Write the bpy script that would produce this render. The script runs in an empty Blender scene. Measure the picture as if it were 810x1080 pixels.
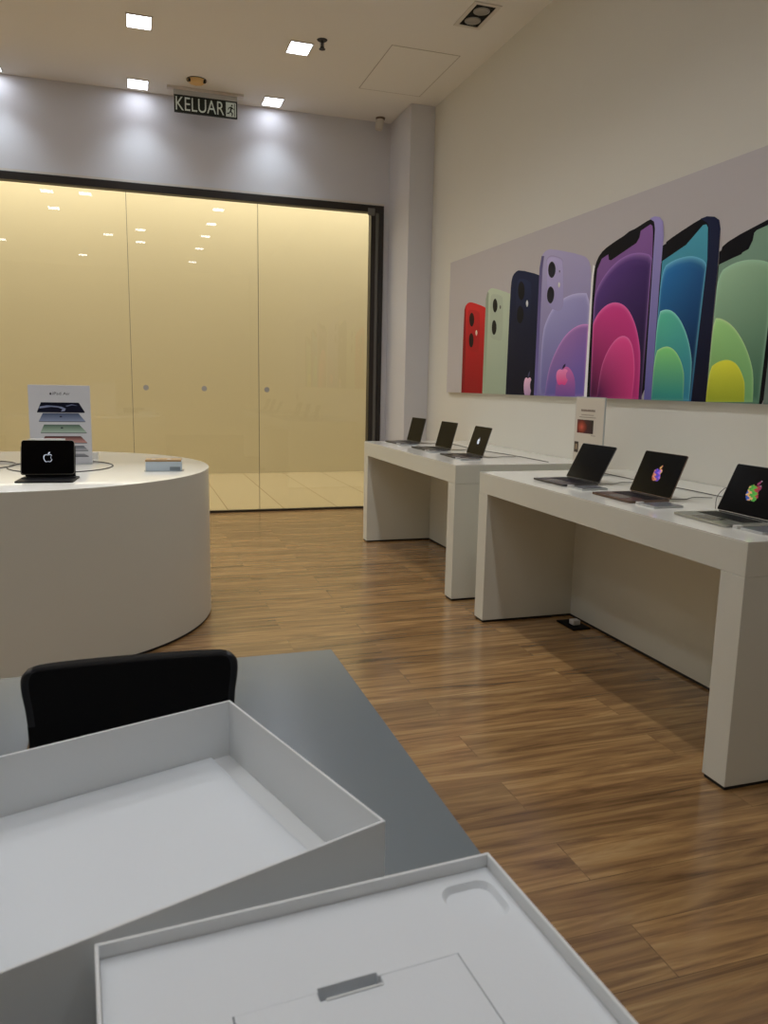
import bpy, bmesh, math, random
from mathutils import Vector, Matrix
from mathutils.geometry import tessellate_polygon
random.seed(7)
C = bpy.context.scene.collection
S = bpy.context.scene
PI = math.pi

# ------------------------------------------------------------ materials
def lin(c):
    return tuple(((v/255)/12.92 if v/255 <= .04045 else ((v/255+.055)/1.055)**2.4) for v in c)

def newmat(name):
    m = bpy.data.materials.new(name); m.use_nodes = True
    nt = m.node_tree
    return m, nt, nt.nodes['Principled BSDF']

def mat(name, rgb, rough=.5, spec=.5, metal=0, emit=None, es=0, noise=0, nscale=8, coat=0, bump=0, bscale=200, trans=0):
    m, nt, b = newmat(name)
    col = (*lin(rgb), 1)
    b.inputs['Base Color'].default_value = col
    b.inputs['Roughness'].default_value = rough
    b.inputs['Specular IOR Level'].default_value = spec
    b.inputs['Metallic'].default_value = metal
    b.inputs['Coat Weight'].default_value = coat
    b.inputs['Coat Roughness'].default_value = .04
    b.inputs['Transmission Weight'].default_value = trans
    if emit:
        b.inputs['Emission Color'].default_value = (*lin(emit), 1)
        b.inputs['Emission Strength'].default_value = es
    N = nt.nodes.new; L = nt.links.new
    tc = N('ShaderNodeTexCoord')
    if noise:
        n = N('ShaderNodeTexNoise'); n.inputs['Scale'].default_value = nscale; n.inputs['Detail'].default_value = 5
        L(tc.outputs['Object'], n.inputs['Vector'])
        r = N('ShaderNodeMapRange'); r.inputs['To Min'].default_value = 1-noise; r.inputs['To Max'].default_value = 1+noise
        L(n.outputs['Fac'], r.inputs['Value'])
        v = N('ShaderNodeVectorMath'); v.operation = 'SCALE'; v.inputs[0].default_value = col[:3]
        L(r.outputs['Result'], v.inputs['Scale']); L(v.outputs['Vector'], b.inputs['Base Color'])
    if bump:
        n = N('ShaderNodeTexNoise'); n.inputs['Scale'].default_value = bscale; n.inputs['Detail'].default_value = 3
        L(tc.outputs['Object'], n.inputs['Vector'])
        bp = N('ShaderNodeBump'); bp.inputs['Strength'].default_value = bump; bp.inputs['Distance'].default_value = .002
        L(n.outputs['Fac'], bp.inputs['Height']); L(bp.outputs['Normal'], b.inputs['Normal'])
    return m

def vcol_mat(name, rough=.45, emit=0, coat=0):
    m, nt, b = newmat(name)
    a = nt.nodes.new('ShaderNodeVertexColor'); a.layer_name = 'Col'
    nt.links.new(a.outputs['Color'], b.inputs['Base Color'])
    b.inputs['Roughness'].default_value = rough
    b.inputs['Coat Weight'].default_value = coat
    b.inputs['Coat Roughness'].default_value = .05
    if emit:
        nt.links.new(a.outputs['Color'], b.inputs['Emission Color'])
        b.inputs['Emission Strength'].default_value = emit
    return m

def wood_floor():
    m, nt, b = newmat('wood_plank_floor')
    N = nt.nodes.new; L = nt.links.new
    tc = N('ShaderNodeTexCoord')
    br = N('ShaderNodeTexBrick')
    br.offset = .37; br.offset_frequency = 2
    br.inputs['Color1'].default_value = (0, 0, 0, 1); br.inputs['Color2'].default_value = (1, 1, 1, 1)
    br.inputs['Mortar'].default_value = (.5, .5, .5, 1)
    br.inputs['Scale'].default_value = 1; br.inputs['Mortar Size'].default_value = .0016
    br.inputs['Mortar Smooth'].default_value = .2
    br.inputs['Brick Width'].default_value = 1.21; br.inputs['Row Height'].default_value = .192
    L(tc.outputs['Object'], br.inputs['Vector'])
    # each plank shifts its own grain
    sh = N('ShaderNodeVectorMath'); sh.operation = 'MULTIPLY'; sh.inputs[1].default_value = (13.7, 7.1, 3.3)
    L(br.outputs['Color'], sh.inputs[0])
    ad = N('ShaderNodeVectorMath'); ad.operation = 'ADD'
    L(tc.outputs['Object'], ad.inputs[0]); L(sh.outputs['Vector'], ad.inputs[1])
    mp = N('ShaderNodeMapping'); mp.inputs['Scale'].default_value = (.7, 9, 1)
    L(ad.outputs['Vector'], mp.inputs['Vector'])
    n1 = N('ShaderNodeTexNoise'); n1.inputs['Scale'].default_value = 1.6; n1.inputs['Detail'].default_value = 7
    n1.inputs['Roughness'].default_value = .62; n1.inputs['Distortion'].default_value = 1.5
    L(mp.outputs['Vector'], n1.inputs['Vector'])
    mp2 = N('ShaderNodeMapping'); mp2.inputs['Scale'].default_value = (3, 60, 1)
    L(ad.outputs['Vector'], mp2.inputs['Vector'])
    n2 = N('ShaderNodeTexNoise'); n2.inputs['Scale'].default_value = 1.5; n2.inputs['Detail'].default_value = 4
    L(mp2.outputs['Vector'], n2.inputs['Vector'])
    cr = N('ShaderNodeValToRGB'); e = cr.color_ramp.elements
    e[0].position = .28; e[0].color = (*lin(WOOD[0]), 1)
    e[1].position = .74; e[1].color = (*lin(WOOD[3]), 1)
    x = e.new(.43); x.color = (*lin(WOOD[1]), 1)
    x = e.new(.57); x.color = (*lin(WOOD[2]), 1)
    L(n1.outputs['Fac'], cr.inputs['Fac'])
    # plank tone and fine grain
    ma = N('ShaderNodeMapRange'); ma.inputs['To Min'].default_value = .84; ma.inputs['To Max'].default_value = 1.14
    L(br.outputs['Color'], ma.inputs['Value'])
    mb = N('ShaderNodeMapRange'); mb.inputs['From Min'].default_value = .3; mb.inputs['From Max'].default_value = .7
    mb.inputs['To Min'].default_value = .88; mb.inputs['To Max'].default_value = 1.08
    L(n2.outputs['Fac'], mb.inputs['Value'])
    mu = N('ShaderNodeMath'); mu.operation = 'MULTIPLY'
    L(ma.outputs['Result'], mu.inputs[0]); L(mb.outputs['Result'], mu.inputs[1])
    mo = N('ShaderNodeMapRange'); mo.inputs['To Min'].default_value = 1; mo.inputs['To Max'].default_value = .68
    L(br.outputs['Fac'], mo.inputs['Value'])
    m3 = N('ShaderNodeMath'); m3.operation = 'MULTIPLY'
    L(mu.outputs[0], m3.inputs[0]); L(mo.outputs['Result'], m3.inputs[1])
    sc = N('ShaderNodeVectorMath'); sc.operation = 'SCALE'
    L(cr.outputs['Color'], sc.inputs[0]); L(m3.outputs[0], sc.inputs['Scale'])
    L(sc.outputs['Vector'], b.inputs['Base Color'])
    b.inputs['Roughness'].default_value = .19
    b.inputs['Specular IOR Level'].default_value = 1.0
    bp = N('ShaderNodeBump'); bp.inputs['Strength'].default_value = .12; bp.inputs['Distance'].default_value = .001
    L(m3.outputs[0], bp.inputs['Height']); L(bp.outputs['Normal'], b.inputs['Normal'])
    return m

def tile_floor():
    m, nt, b = newmat('cream_floor_tile')
    N = nt.nodes.new; L = nt.links.new
    tc = N('ShaderNodeTexCoord')
    mp = N('ShaderNodeMapping'); mp.inputs['Location'].default_value = (.30, .12, 0)
    L(tc.outputs['Object'], mp.inputs['Vector'])
    br = N('ShaderNodeTexBrick'); br.offset = 0
    br.inputs['Color1'].default_value = (*lin((226, 212, 180)), 1); br.inputs['Color2'].default_value = (*lin((220, 206, 173)), 1)
    br.inputs['Mortar'].default_value = (*lin((165, 150, 118)), 1)
    br.inputs['Scale'].default_value = 1; br.inputs['Mortar Size'].default_value = .005
    br.inputs['Brick Width'].default_value = .625; br.inputs['Row Height'].default_value = 6.0
    L(mp.outputs['Vector'], br.inputs['Vector']); L(br.outputs['Color'], b.inputs['Base Color'])
    b.inputs['Roughness'].default_value = .22
    return m

def glass_mat():
    m = bpy.data.materials.new('clear_glass'); m.use_nodes = True
    nt = m.node_tree; nt.nodes.clear(); N = nt.nodes.new; L = nt.links.new
    o = N('ShaderNodeOutputMaterial'); mx = N('ShaderNodeMixShader')
    t = N('ShaderNodeBsdfTransparent'); t.inputs['Color'].default_value = (.95, .96, .93, 1)
    g = N('ShaderNodeBsdfGlossy'); g.inputs['Roughness'].default_value = 0
    f = N('ShaderNodeFresnel'); f.inputs['IOR'].default_value = 1.75
    L(f.outputs['Fac'], mx.inputs['Fac']); L(t.outputs[0], mx.inputs[1]); L(g.outputs[0], mx.inputs[2]); L(mx.outputs[0], o.inputs['Surface'])
    return m

# ------------------------------------------------------------ mesh helpers
def box(bm, x0, x1, y0, y1, z0, z1, mx=None):
    v = [bm.verts.new(Vector(p) if mx is None else mx @ Vector(p)) for p in
         ((x0,y0,z0),(x1,y0,z0),(x1,y1,z0),(x0,y1,z0),(x0,y0,z1),(x1,y0,z1),(x1,y1,z1),(x0,y1,z1))]
    for f in ((0,3,2,1),(4,5,6,7),(0,1,5,4),(1,2,6,5),(2,3,7,6),(3,0,4,7)):
        bm.faces.new([v[i] for i in f])

def prism(bm, pts, z0, z1, mx=None):
    """solid from a 2-D outline in xy between two heights"""
    tr = (lambda p: p) if mx is None else (lambda p: mx @ p)
    a = [bm.verts.new(tr(Vector((x, y, z0)))) for x, y in pts]
    b = [bm.verts.new(tr(Vector((x, y, z1)))) for x, y in pts]
    n = len(pts)
    for t in tessellate_polygon([[Vector((x, y, 0)) for x, y in pts]]):
        bm.faces.new([a[i] for i in t][::-1]); bm.faces.new([b[i] for i in t])
    for i in range(n):
        j = (i+1) % n
        bm.faces.new((a[i], a[j], b[j], b[i]))

def lathe(bm, prof, seg=48, cx=0, cy=0, mx=None):
    tr = (lambda p: p) if mx is None else (lambda p: mx @ p)
    rings = []
    for r, z in prof:
        if r < 1e-6: rings.append([bm.verts.new(tr(Vector((cx, cy, z))))])
        else: rings.append([bm.verts.new(tr(Vector((cx+r*math.cos(2*PI*k/seg), cy+r*math.sin(2*PI*k/seg), z)))) for k in range(seg)])
    for a, b in zip(rings, rings[1:]):
        for k in range(seg):
            j = (k+1) % seg
            if len(a) == 1 and len(b) > 1: bm.faces.new((a[0], b[j], b[k]))
            elif len(b) == 1 and len(a) > 1: bm.faces.new((a[k], a[j], b[0]))
            elif len(a) > 1: bm.faces.new((a[k], a[j], b[j], b[k]))

def tube(bm, pts, r=.003, seg=8):
    pts = [Vector(p) for p in pts]; prev = None; rings = []
    for i, p in enumerate(pts):
        d = (pts[min(i+1, len(pts)-1)] - pts[max(i-1, 0)]).normalized()
        u = d.cross(Vector((0, 0, 1)))
        if u.length < 1e-4: u = d.cross(Vector((1, 0, 0)))
        u.normalize()
        if prev and prev.dot(u) < 0: u = -u
        prev = u; w = d.cross(u)
        rings.append([bm.verts.new(p + r*(math.cos(2*PI*k/seg)*u + math.sin(2*PI*k/seg)*w)) for k in range(seg)])
    for a, b in zip(rings, rings[1:]):
        for k in range(seg):
            j = (k+1) % seg; bm.faces.new((a[k], a[j], b[j], b[k]))
    bm.faces.new(rings[0]); bm.faces.new(rings[-1])

def smoothpath(pts, n=10):
    P = [Vector(p) for p in pts]; P = [P[0]] + P + [P[-1]]; out = []
    for i in range(1, len(P)-2):
        for k in range(n):
            t = k/n; a, b, c, d = P[i-1:i+3]
            out.append(.5*((2*b)+(c-a)*t+(2*a-5*b+4*c-d)*t*t+(3*b-a-3*c+d)*t**3))
    out.append(P[-2]); return out

def rrect(x0, x1, y0, y1, r, n=6):
    out = []
    for cx, cy, a in ((x1-r, y0+r, -PI/2), (x1-r, y1-r, 0), (x0+r, y1-r, PI/2), (x0+r, y0+r, PI)):
        for k in range(n+1):
            t = a + PI/2*k/n; out.append((cx+r*math.cos(t), cy+r*math.sin(t)))
    return out

def obj(name, bm, m, parent=None, bevel=0, smooth=False, loc=None):
    bmesh.ops.recalc_face_normals(bm, faces=bm.faces)
    me = bpy.data.meshes.new(name); bm.to_mesh(me); bm.free()
    if m: me.materials.append(m)
    if smooth:
        for p in me.polygons: p.use_smooth = True
    o = bpy.data.objects.new(name, me); C.objects.link(o)
    if parent: o.parent = parent
    if loc: o.location = loc
    if bevel:
        b = o.modifiers.new('bevel', 'BEVEL'); b.width = bevel; b.segments = 2; b.limit_method = 'ANGLE'; b.angle_limit = math.radians(40)
    return o

def auto_smooth(o, deg=35):
    me = o.data
    for p in me.polygons: p.use_smooth = True
    me.set_sharp_from_angle(angle=math.radians(deg))

def BM(): return bmesh.new()
def boxo(name, m, parent, *a, bevel=0, mx=None):
    bm = BM(); box(bm, *a, mx=mx); return obj(name, bm, m, parent, bevel)

def thing(name, label, cat, loc=(0,0,0), rotz=0, group=None):
    o = bpy.data.objects.new(name, None); C.objects.link(o); o.empty_display_size = .1
    o.location = loc; o.rotation_euler = (0, 0, rotz); return tag(o, label, cat, group)
def tag(o, label, cat, group=None):
    o['label'] = label; o['category'] = cat
    if group: o['group'] = group
    return o
def struct(o):
    o['kind'] = 'structure'; return o
def dup(root, loc, rotz=None, label=None, group=None):
    r = root.copy(); C.objects.link(r); r.location = loc
    if rotz is not None: r.rotation_euler = (0, 0, rotz)
    if label: r['label'] = label
    if group: r['group'] = group
    for ch in list(root.children):
        c = ch.copy(); C.objects.link(c); c.parent = r
        for g in list(ch.children):
            d = g.copy(); C.objects.link(d); d.parent = c
    return r

# apple outline, flattened from cubic arcs; unit height, centred, y up
def apple(scale):
    import re
    def flat(path):
        t = re.findall(r'[a-zA-Z]|-?\d*\.?\d+', path); i = 0; cur = (0, 0); out = []; cmd = ''
        while i < len(t):
            if t[i].isalpha(): cmd = t[i]; i += 1
            if cmd == 'M': cur = (float(t[i]), float(t[i+1])); i += 2; out.append(cur); continue
            if cmd == 'z': break
            v = [float(q) for q in t[i:i+6]]; i += 6
            p = [cur] + [(cur[0]+v[k], cur[1]+v[k+1]) for k in (0, 2, 4)]
            for k in range(1, 7):
                s = k/6; q = 1-s
                out.append(tuple(q**3*p[0][a]+3*q*q*s*p[1][a]+3*q*s*s*p[2][a]+s**3*p[3][a] for a in (0, 1)))
            cur = p[3]
        if math.dist(out[0], out[-1]) < 1e-3: out.pop()
        return out
    body = flat('M12.152 6.896c-.948 0 -2.415 -1.078 -3.96 -1.04 -2.04 .027 -3.91 1.183 -4.961 3.014 -2.117 3.675 -.546 9.103 1.519 12.09 1.013 1.454 2.208 3.09 3.792 3.039 1.52 -.065 2.09 -.987 3.935 -.987 1.831 0 2.35 .987 3.96 .948 1.637 -.026 2.676 -1.48 3.676 -2.948 1.156 -1.688 1.636 -3.325 1.662 -3.415 -.039 -.013 -3.182 -1.221 -3.22 -4.857 -.026 -3.04 2.48 -4.494 2.597 -4.559 -1.429 -2.09 -3.623 -2.324 -4.39 -2.376 -2 -.156 -3.675 1.09 -4.61 1.09z')
    leaf = flat('M15.53 3.83c.843 -1.012 1.4 -2.427 1.245 -3.83 -1.207 .052 -2.662 .805 -3.532 1.818 -.78 .896 -1.454 2.338 -1.273 3.714 1.338 .104 2.715 -.688 3.559 -1.701z')
    f = lambda P: [((x-12)/24*scale, (12-y)/24*scale) for x, y in P]
    return f(body), f(leaf)

def flat_poly(bm, pts, to3, colf=None, layer=None):
    """flat polygon; to3 maps 2-D to 3-D; colf gives the colour at a 2-D point"""
    vs = [bm.verts.new(to3(p)) for p in pts]
    for t in tessellate_polygon([[Vector((x, y, 0)) for x, y in pts]]):
        f = bm.faces.new([vs[i] for i in t])
        if colf:
            for l in f.loops: l[layer] = (*colf(pts[vs.index(l.vert)]), 1)

def text_polys(s, size, name='t'):
    """mesh of a line of text in xy, left aligned (a real flat mesh, font curve converted)"""
    cu = bpy.data.curves.new(name, 'FONT'); cu.body = s; cu.size = size
    o = bpy.data.objects.new(name, cu); C.objects.link(o)
    bpy.context.view_layer.update()
    me = bpy.data.meshes.new_from_object(o.evaluated_get(bpy.context.evaluated_depsgraph_get()))
    bpy.data.objects.remove(o); bpy.data.curves.remove(cu)
    return me
def add_text(bm, s, size, to3, width=None, align='L', height=None):
    me = text_polys(s, size)
    xs = [v.co.x for v in me.vertices]; ys = [v.co.y for v in me.vertices]
    x0, x1, y0, y1 = min(xs), max(xs), min(ys), max(ys)
    sx = (width/(x1-x0)) if width else 1
    sy = (height/(y1-y0)) if height else 1
    off = {'L': 0, 'C': -(x1-x0)*sx/2}[align]
    vs = [bm.verts.new(to3(((v.co.x-x0)*sx+off, (v.co.y-y0)*sy))) for v in me.vertices]
    for p in me.polygons: bm.faces.new([vs[i] for i in p.vertices])
    bpy.data.meshes.remove(me)

E_NEAR, E_SPOT, E_CORR, E_CORR2, EXPO, SPOTN = 30, 46, 52, 17, .12, 104
POSTER_ILL = (.60, .58, .55)
STRIP =  [(4.644, 1.327), (4.6, 1.328), (4.608, 1.721), (4.613, 2.119), (4.601, 2.199), (4.628, 2.219), (4.641, 2.122), (4.64, 1.79)]
ART = {
    'red_body': [(6.746,1.342), (6.747,1.798), (6.741,2.103), (6.711,2.142), (6.655,2.160), (6.580,2.157), (6.320,2.097), (6.262,2.072), (6.219,1.350)],
    'red_side': [(6.746,1.342), (6.747,1.798), (6.741,2.103), (6.711,2.142), (6.679,1.795), (6.687,1.343)],
    'red_module': [(6.666,2.075), (6.612,2.096), (6.445,2.068), (6.393,2.038), (6.377,1.727), (6.438,1.703), (6.588,1.727), (6.648,1.765)],
    'red_lens1': [(6.573,2.073), (6.514,2.029), (6.512,1.964), (6.560,1.930), (6.615,1.971), (6.625,2.038)],
    'red_lens2': [(6.565,1.891), (6.511,1.853), (6.509,1.779), (6.556,1.745), (6.607,1.783), (6.614,1.859)],
    'red_flash': [(6.457,1.911), (6.427,1.876), (6.451,1.846), (6.481,1.879)],
    'mint_body': [(6.279,1.340), (6.282,1.742), (6.283,2.154), (6.255,2.213), (6.207,2.234), (6.137,2.233), (5.825,2.156), (5.778,2.130), (5.744,1.349)],
    'mint_side': [(6.279,1.340), (6.282,1.742), (6.283,2.154), (6.255,2.213), (6.229,2.201), (6.222,1.739), (6.227,1.341)],
    'mint_module': [(6.196,2.163), (6.149,2.190), (5.993,2.157), (5.944,2.125), (5.928,1.810), (5.972,1.781), (6.120,1.810), (6.173,1.844)],
    'mint_lens1': [(6.100,2.150), (6.052,2.109), (6.046,2.049), (6.091,2.018), (6.136,2.056), (6.142,2.118)],
    'mint_lens2': [(6.103,1.973), (6.051,1.933), (6.048,1.863), (6.094,1.833), (6.139,1.872), (6.141,1.943)],
    'mint_flash': [(5.994,2.083), (5.976,2.060), (5.990,2.040), (6.008,2.062)],
    'navy_body': [(5.827,1.339), (5.823,1.758), (5.820,2.176), (5.807,2.273), (5.760,2.311), (5.679,2.322), (5.351,2.243), (5.300,2.212), (5.273,1.348)],
    'navy_module': [(5.723,2.231), (5.661,2.256), (5.527,2.224), (5.469,2.186), (5.456,1.869), (5.507,1.840), (5.643,1.871), (5.706,1.918)],
    'navy_lens1': [(5.645,2.238), (5.578,2.190), (5.576,2.102), (5.629,2.075), (5.683,2.121), (5.691,2.203)],
    'navy_lens2': [(5.641,2.052), (5.573,2.005), (5.578,1.925), (5.632,1.897), (5.686,1.936), (5.687,2.015)],
    'navy_flash': [(5.529,2.081), (5.502,2.047), (5.522,2.014), (5.550,2.052)],
    'purple_body': [(5.344,1.339), (5.349,1.800), (5.356,2.288), (5.333,2.376), (5.280,2.405), (5.198,2.408), (4.756,2.297), (4.682,2.253), (4.650,2.195), (4.640,2.037), (4.645,1.353)],
    'purple_side': [(5.344,1.339), (5.349,1.800), (5.356,2.288), (5.333,2.376), (5.295,2.370), (5.310,2.274), (5.304,1.797), (5.295,1.340)],
    'purple_module': [(5.265,2.321), (5.238,2.357), (5.177,2.359), (5.056,2.325), (5.012,2.293), (4.979,2.014), (4.993,1.964), (5.038,1.949), (5.142,1.975), (5.207,2.013)],
    'purple_lens1': [(5.176,2.322), (5.118,2.278), (5.117,2.216), (5.165,2.190), (5.221,2.229), (5.225,2.296)],
    'purple_lens2': [(5.176,2.146), (5.117,2.104), (5.119,2.039), (5.164,2.007), (5.220,2.049), (5.221,2.118)],
    'purple_flash': [(5.058,2.161), (5.038,2.134), (5.053,2.109), (5.073,2.138)],
    'purple_mic': [(5.061,2.242), (5.051,2.229), (5.059,2.218), (5.069,2.231)],
    'purple_blob1': [(5.256,1.341), (5.272,1.795), (5.192,1.928), (5.080,2.009), (4.940,2.046), (4.803,2.054), (4.619,2.032), (4.542,1.355)],
    'purple_blob2': [(5.198,1.342), (5.161,1.498), (5.084,1.634), (4.965,1.757), (4.832,1.822), (4.700,1.842), (4.583,1.820), (4.530,1.355)],
    'purple_blob3': [(5.032,1.345), (5.028,1.421), (4.995,1.497), (4.931,1.553), (4.863,1.555), (4.791,1.503), (4.755,1.423), (4.763,1.350)],
    'fp_glass': [(4.604,1.328), (4.611,1.722), (4.616,2.119), (4.603,2.215), (4.554,2.276), (4.458,2.314), (4.172,2.372), (4.041,2.399), (4.007,2.385), (3.988,2.346), (3.977,2.216), (3.970,1.343)],
    'fp_side': [(4.054,2.401), (4.007,2.405), (3.959,2.392), (3.925,2.360), (3.911,2.276), (3.917,2.008), (3.912,1.344), (3.980,1.343), (3.994,2.219), (3.996,2.333), (4.010,2.376)],
    'fp_screen': [(4.563,1.329), (4.589,1.936), (4.582,2.083), (4.575,2.179), (4.530,2.241), (4.397,2.273), (4.132,2.346), (4.042,2.367), (4.022,2.355), (4.013,2.322), (4.002,2.191), (4.007,1.342)],
    'fp_notch': [(4.533,2.270), (4.466,2.283), (4.447,2.223), (4.424,2.216), (4.167,2.281), (4.140,2.308), (4.130,2.354), (4.094,2.377), (4.248,2.363)],
    'fp_blob1': [(4.563,1.329), (4.594,1.920), (4.583,2.034), (4.494,2.129), (4.362,2.201), (4.232,2.228), (4.104,2.218), (3.984,2.177), (3.954,1.925), (4.007,1.342)],
    'fp_blob2': [(4.563,1.329), (4.599,1.804), (4.553,1.884), (4.449,1.943), (4.333,1.952), (4.221,1.912), (4.132,1.821), (4.074,1.711), (4.037,1.574), (4.035,1.342)],
    'fp_blob3': [(4.502,1.330), (4.470,1.518), (4.408,1.639), (4.319,1.720), (4.232,1.740), (4.157,1.708), (4.109,1.621), (4.085,1.467), (4.127,1.339)],
    'fn_glass': [(3.970,1.338), (3.935,1.807), (3.908,2.234), (3.810,2.266), (3.609,2.317), (3.560,2.318), (3.520,2.303), (3.503,2.246), (3.488,1.350)],
    'fn_side': [(3.609,2.317), (3.560,2.320), (3.502,2.307), (3.465,2.284), (3.450,2.237), (3.447,2.096), (3.449,1.351), (3.569,1.348), (3.539,2.070), (3.538,2.252), (3.550,2.283)],
    'fn_screen': [(3.914,1.340), (3.911,1.805), (3.906,2.142), (3.696,2.207), (3.585,2.280), (3.559,2.279), (3.545,2.259), (3.530,2.095), (3.573,1.348)],
    'fn_notch': [(3.916,2.136), (3.927,2.223), (3.766,2.259), (3.626,2.294), (3.669,2.269), (3.678,2.224), (3.706,2.199), (3.883,2.146)],
    'fn_blob1': [(3.926,1.340), (3.911,1.805), (3.905,2.099), (3.815,2.129), (3.709,2.137), (3.625,2.126), (3.525,2.081), (3.514,1.962), (3.573,1.348)],
    'fn_blob2': [(3.926,1.340), (3.916,1.849), (3.849,1.865), (3.780,1.850), (3.709,1.798), (3.646,1.717), (3.599,1.619), (3.576,1.522), (3.586,1.348)],
    'fn_blob3': [(3.926,1.340), (3.912,1.622), (3.857,1.647), (3.790,1.654), (3.720,1.620), (3.662,1.551), (3.630,1.467), (3.630,1.347)],
    'gr_glass': [(3.452,1.344), (3.443,1.772), (3.446,2.134), (3.365,2.172), (3.128,2.223), (3.045,2.240), (3.020,2.218), (3.014,2.091), (3.039,1.355)],
    'gr_side': [(3.075,2.234), (3.038,2.242), (2.991,2.223), (2.976,2.164), (2.992,1.357), (3.049,1.355), (3.041,1.671), (3.034,2.094), (3.040,2.199)],
    'gr_screen': [(3.448,1.345), (3.443,1.772), (3.438,2.059), (3.284,2.085), (3.212,2.183), (3.125,2.197), (3.071,2.204), (3.056,2.179), (3.053,2.062), (3.078,1.354)],
    'gr_notch': [(3.441,2.055), (3.444,2.121), (3.294,2.166), (3.135,2.210), (3.188,2.190), (3.210,2.176), (3.215,2.141), (3.238,2.103), (3.353,2.073)],
    'gr_blob1': [(3.448,1.345), (3.443,1.772), (3.440,2.012), (3.349,2.047), (3.246,2.055), (3.144,2.038), (3.061,2.005), (3.065,1.673), (3.078,1.354)],
    'gr_blob2': [(3.448,1.345), (3.452,1.783), (3.388,1.781), (3.301,1.739), (3.221,1.662), (3.157,1.566), (3.118,1.466), (3.107,1.354)],
    'gr_blob3': [(3.452,1.344), (3.446,1.520), (3.388,1.555), (3.315,1.568), (3.246,1.545), (3.198,1.485), (3.172,1.428), (3.166,1.352)],
}
# ------------------------------------------------------------ palette
WOOD = [(88, 63, 39), (130, 97, 62), (156, 121, 78), (180, 147, 101)]
M_wood = wood_floor(); M_tile = tile_floor(); M_glass = glass_mat()
M_wall = mat('painted_wall', (224, 222, 212), .75, .3, noise=.015, nscale=1.2, bump=.1, bscale=90)
M_bulk = mat('painted_bulkhead', (214, 214, 218), .7, .3, noise=.012, nscale=1.5)
M_ceil = mat('ceiling_paint', (232, 229, 222), .85, .25, noise=.015, nscale=.9)
M_corr = mat('cream_hoarding', (226, 217, 188), .55, .35, noise=.02, nscale=.6)
M_frame = mat('dark_bronze_frame', (34, 29, 26), .35, .5)
M_grey = mat('grey_fitting_and_reflection', (120, 118, 114), .4, .5, metal=.4)  # grey of the pivot fitting, also of the painted jamb reflection
M_white = mat('white_laminate', (220, 221, 210), .3, .5, noise=.01, nscale=2)
M_gloss = mat('glossy_white_top', (232, 231, 222), .1, .65)
M_plinth = mat('black_plinth', (14, 13, 13), .6)
M_desk = mat('grey_desk_laminate', (112, 122, 128), .17, .6, noise=.015, nscale=3, bump=.06, bscale=600)
M_desk_edge = mat('grey_metal_leg', (110, 114, 118), .4, metal=.6)
M_chair = mat('black_chair_fabric', (14, 14, 16), .9, .25, bump=.25, bscale=900)
M_chair_edge = mat('black_chair_edge', (24, 25, 30), .5, .4)
M_box = mat('white_card', (226, 229, 230), .6, .35, noise=.008, nscale=6)
M_boxin = mat('white_tray_pulp', (224, 229, 233), .7, .3, noise=.01, nscale=9, bump=.08, bscale=500)
M_lamp = mat('lamp_diffuser', (255, 255, 255), .5, emit=(236, 242, 255), es=11)
M_rim = mat('white_lamp_rim', (214, 208, 198), .5)
M_black = mat('black_recess', (6, 6, 6), .6, .15)
M_screen = mat('black_screen_glass', (8, 7, 7), .18, .08)
M_disc = mat('frosted_disc', (176, 177, 174), .6)
M_spacegrey = mat('space_grey_aluminium', (92, 90, 90), .35, metal=.85)
M_gold = mat('gold_aluminium', (118, 98, 86), .38, metal=.8)
M_silver = mat('silver_aluminium', (178, 178, 172), .32, metal=.8)
M_key = mat('black_keys', (16, 16, 17), .5)
M_pad = mat('trackpad_glass', (76, 72, 70), .25, metal=.5)
M_card = mat('grey_price_card', (112, 114, 118), .25, .5)
M_acry = mat('clear_acrylic_edge', (225, 228, 228), .08, .5, trans=.35)
M_cable = mat('dark_cable', (44, 42, 40), .5)
M_cablew = mat('white_cable', (205, 204, 200), .5)
M_dark = mat('dark_ink', (40, 38, 38), .6)
M_sign = mat('sign_paper', (202, 203, 208), .35, .5)
M_gr = mat('exit_sign_green', (10, 26, 20), .35)
M_letter = mat('exit_letter_white', (206, 216, 208), .5, emit=(190, 205, 196), es=.10)
M_art = vcol_mat('printed_board', .5)
M_art.node_tree.nodes['Principled BSDF'].inputs['Specular IOR Level'].default_value = .12
M_logo = vcol_mat('lit_colour_logo', .4, emit=.12)
M_wlogo = mat('lit_white_logo', (220, 225, 235), .4, emit=(200, 215, 240), es=.35)
M_kraft = mat('kraft_card', (176, 146, 104), .7)
M_blueish = mat('pale_blue_carton', (198, 212, 222), .45)
M_amber = mat('amber_plastic', (232, 192, 124), .5)

XW, YB, ZC = 2.96, 8.372, 4.16
XL, YR = -4.6, -4.2
# ------------------------------------------------------------ setting
struct(boxo('floor', M_wood, None, XL, XW+.15, YR, YB, -.06, 0))
struct(boxo('ceiling', M_ceil, None, XL, XW+.15, YR, YB+.14, ZC, ZC+.06))
struct(boxo('wall_right', M_wall, None, XW, XW+.15, YR, YB+.14, 0, ZC))
struct(boxo('wall_left', M_wall, None, XL-.15, XL, YR, YB+.14, 0, ZC))
struct(boxo('wall_rear', M_wall, None, XL, XW, YR-.15, YR, 0, ZC))
bm = BM(); box(bm, XL, 2.645, YB-.02, YB+.14, 3.335, ZC); box(bm, 2.645, XW, YB-.02, YB+.14, 0, ZC)
struct(obj('wall_back', bm, M_bulk, None))
struct(boxo('wall_pilaster', M_bulk, None, 2.70, XW, 7.70, YB-.02, 0, ZC, bevel=.004))
struct(boxo('trim_1', M_rim, None, XL, 2.645, YB-.03, YB+.10, 3.310, 3.335))
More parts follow.
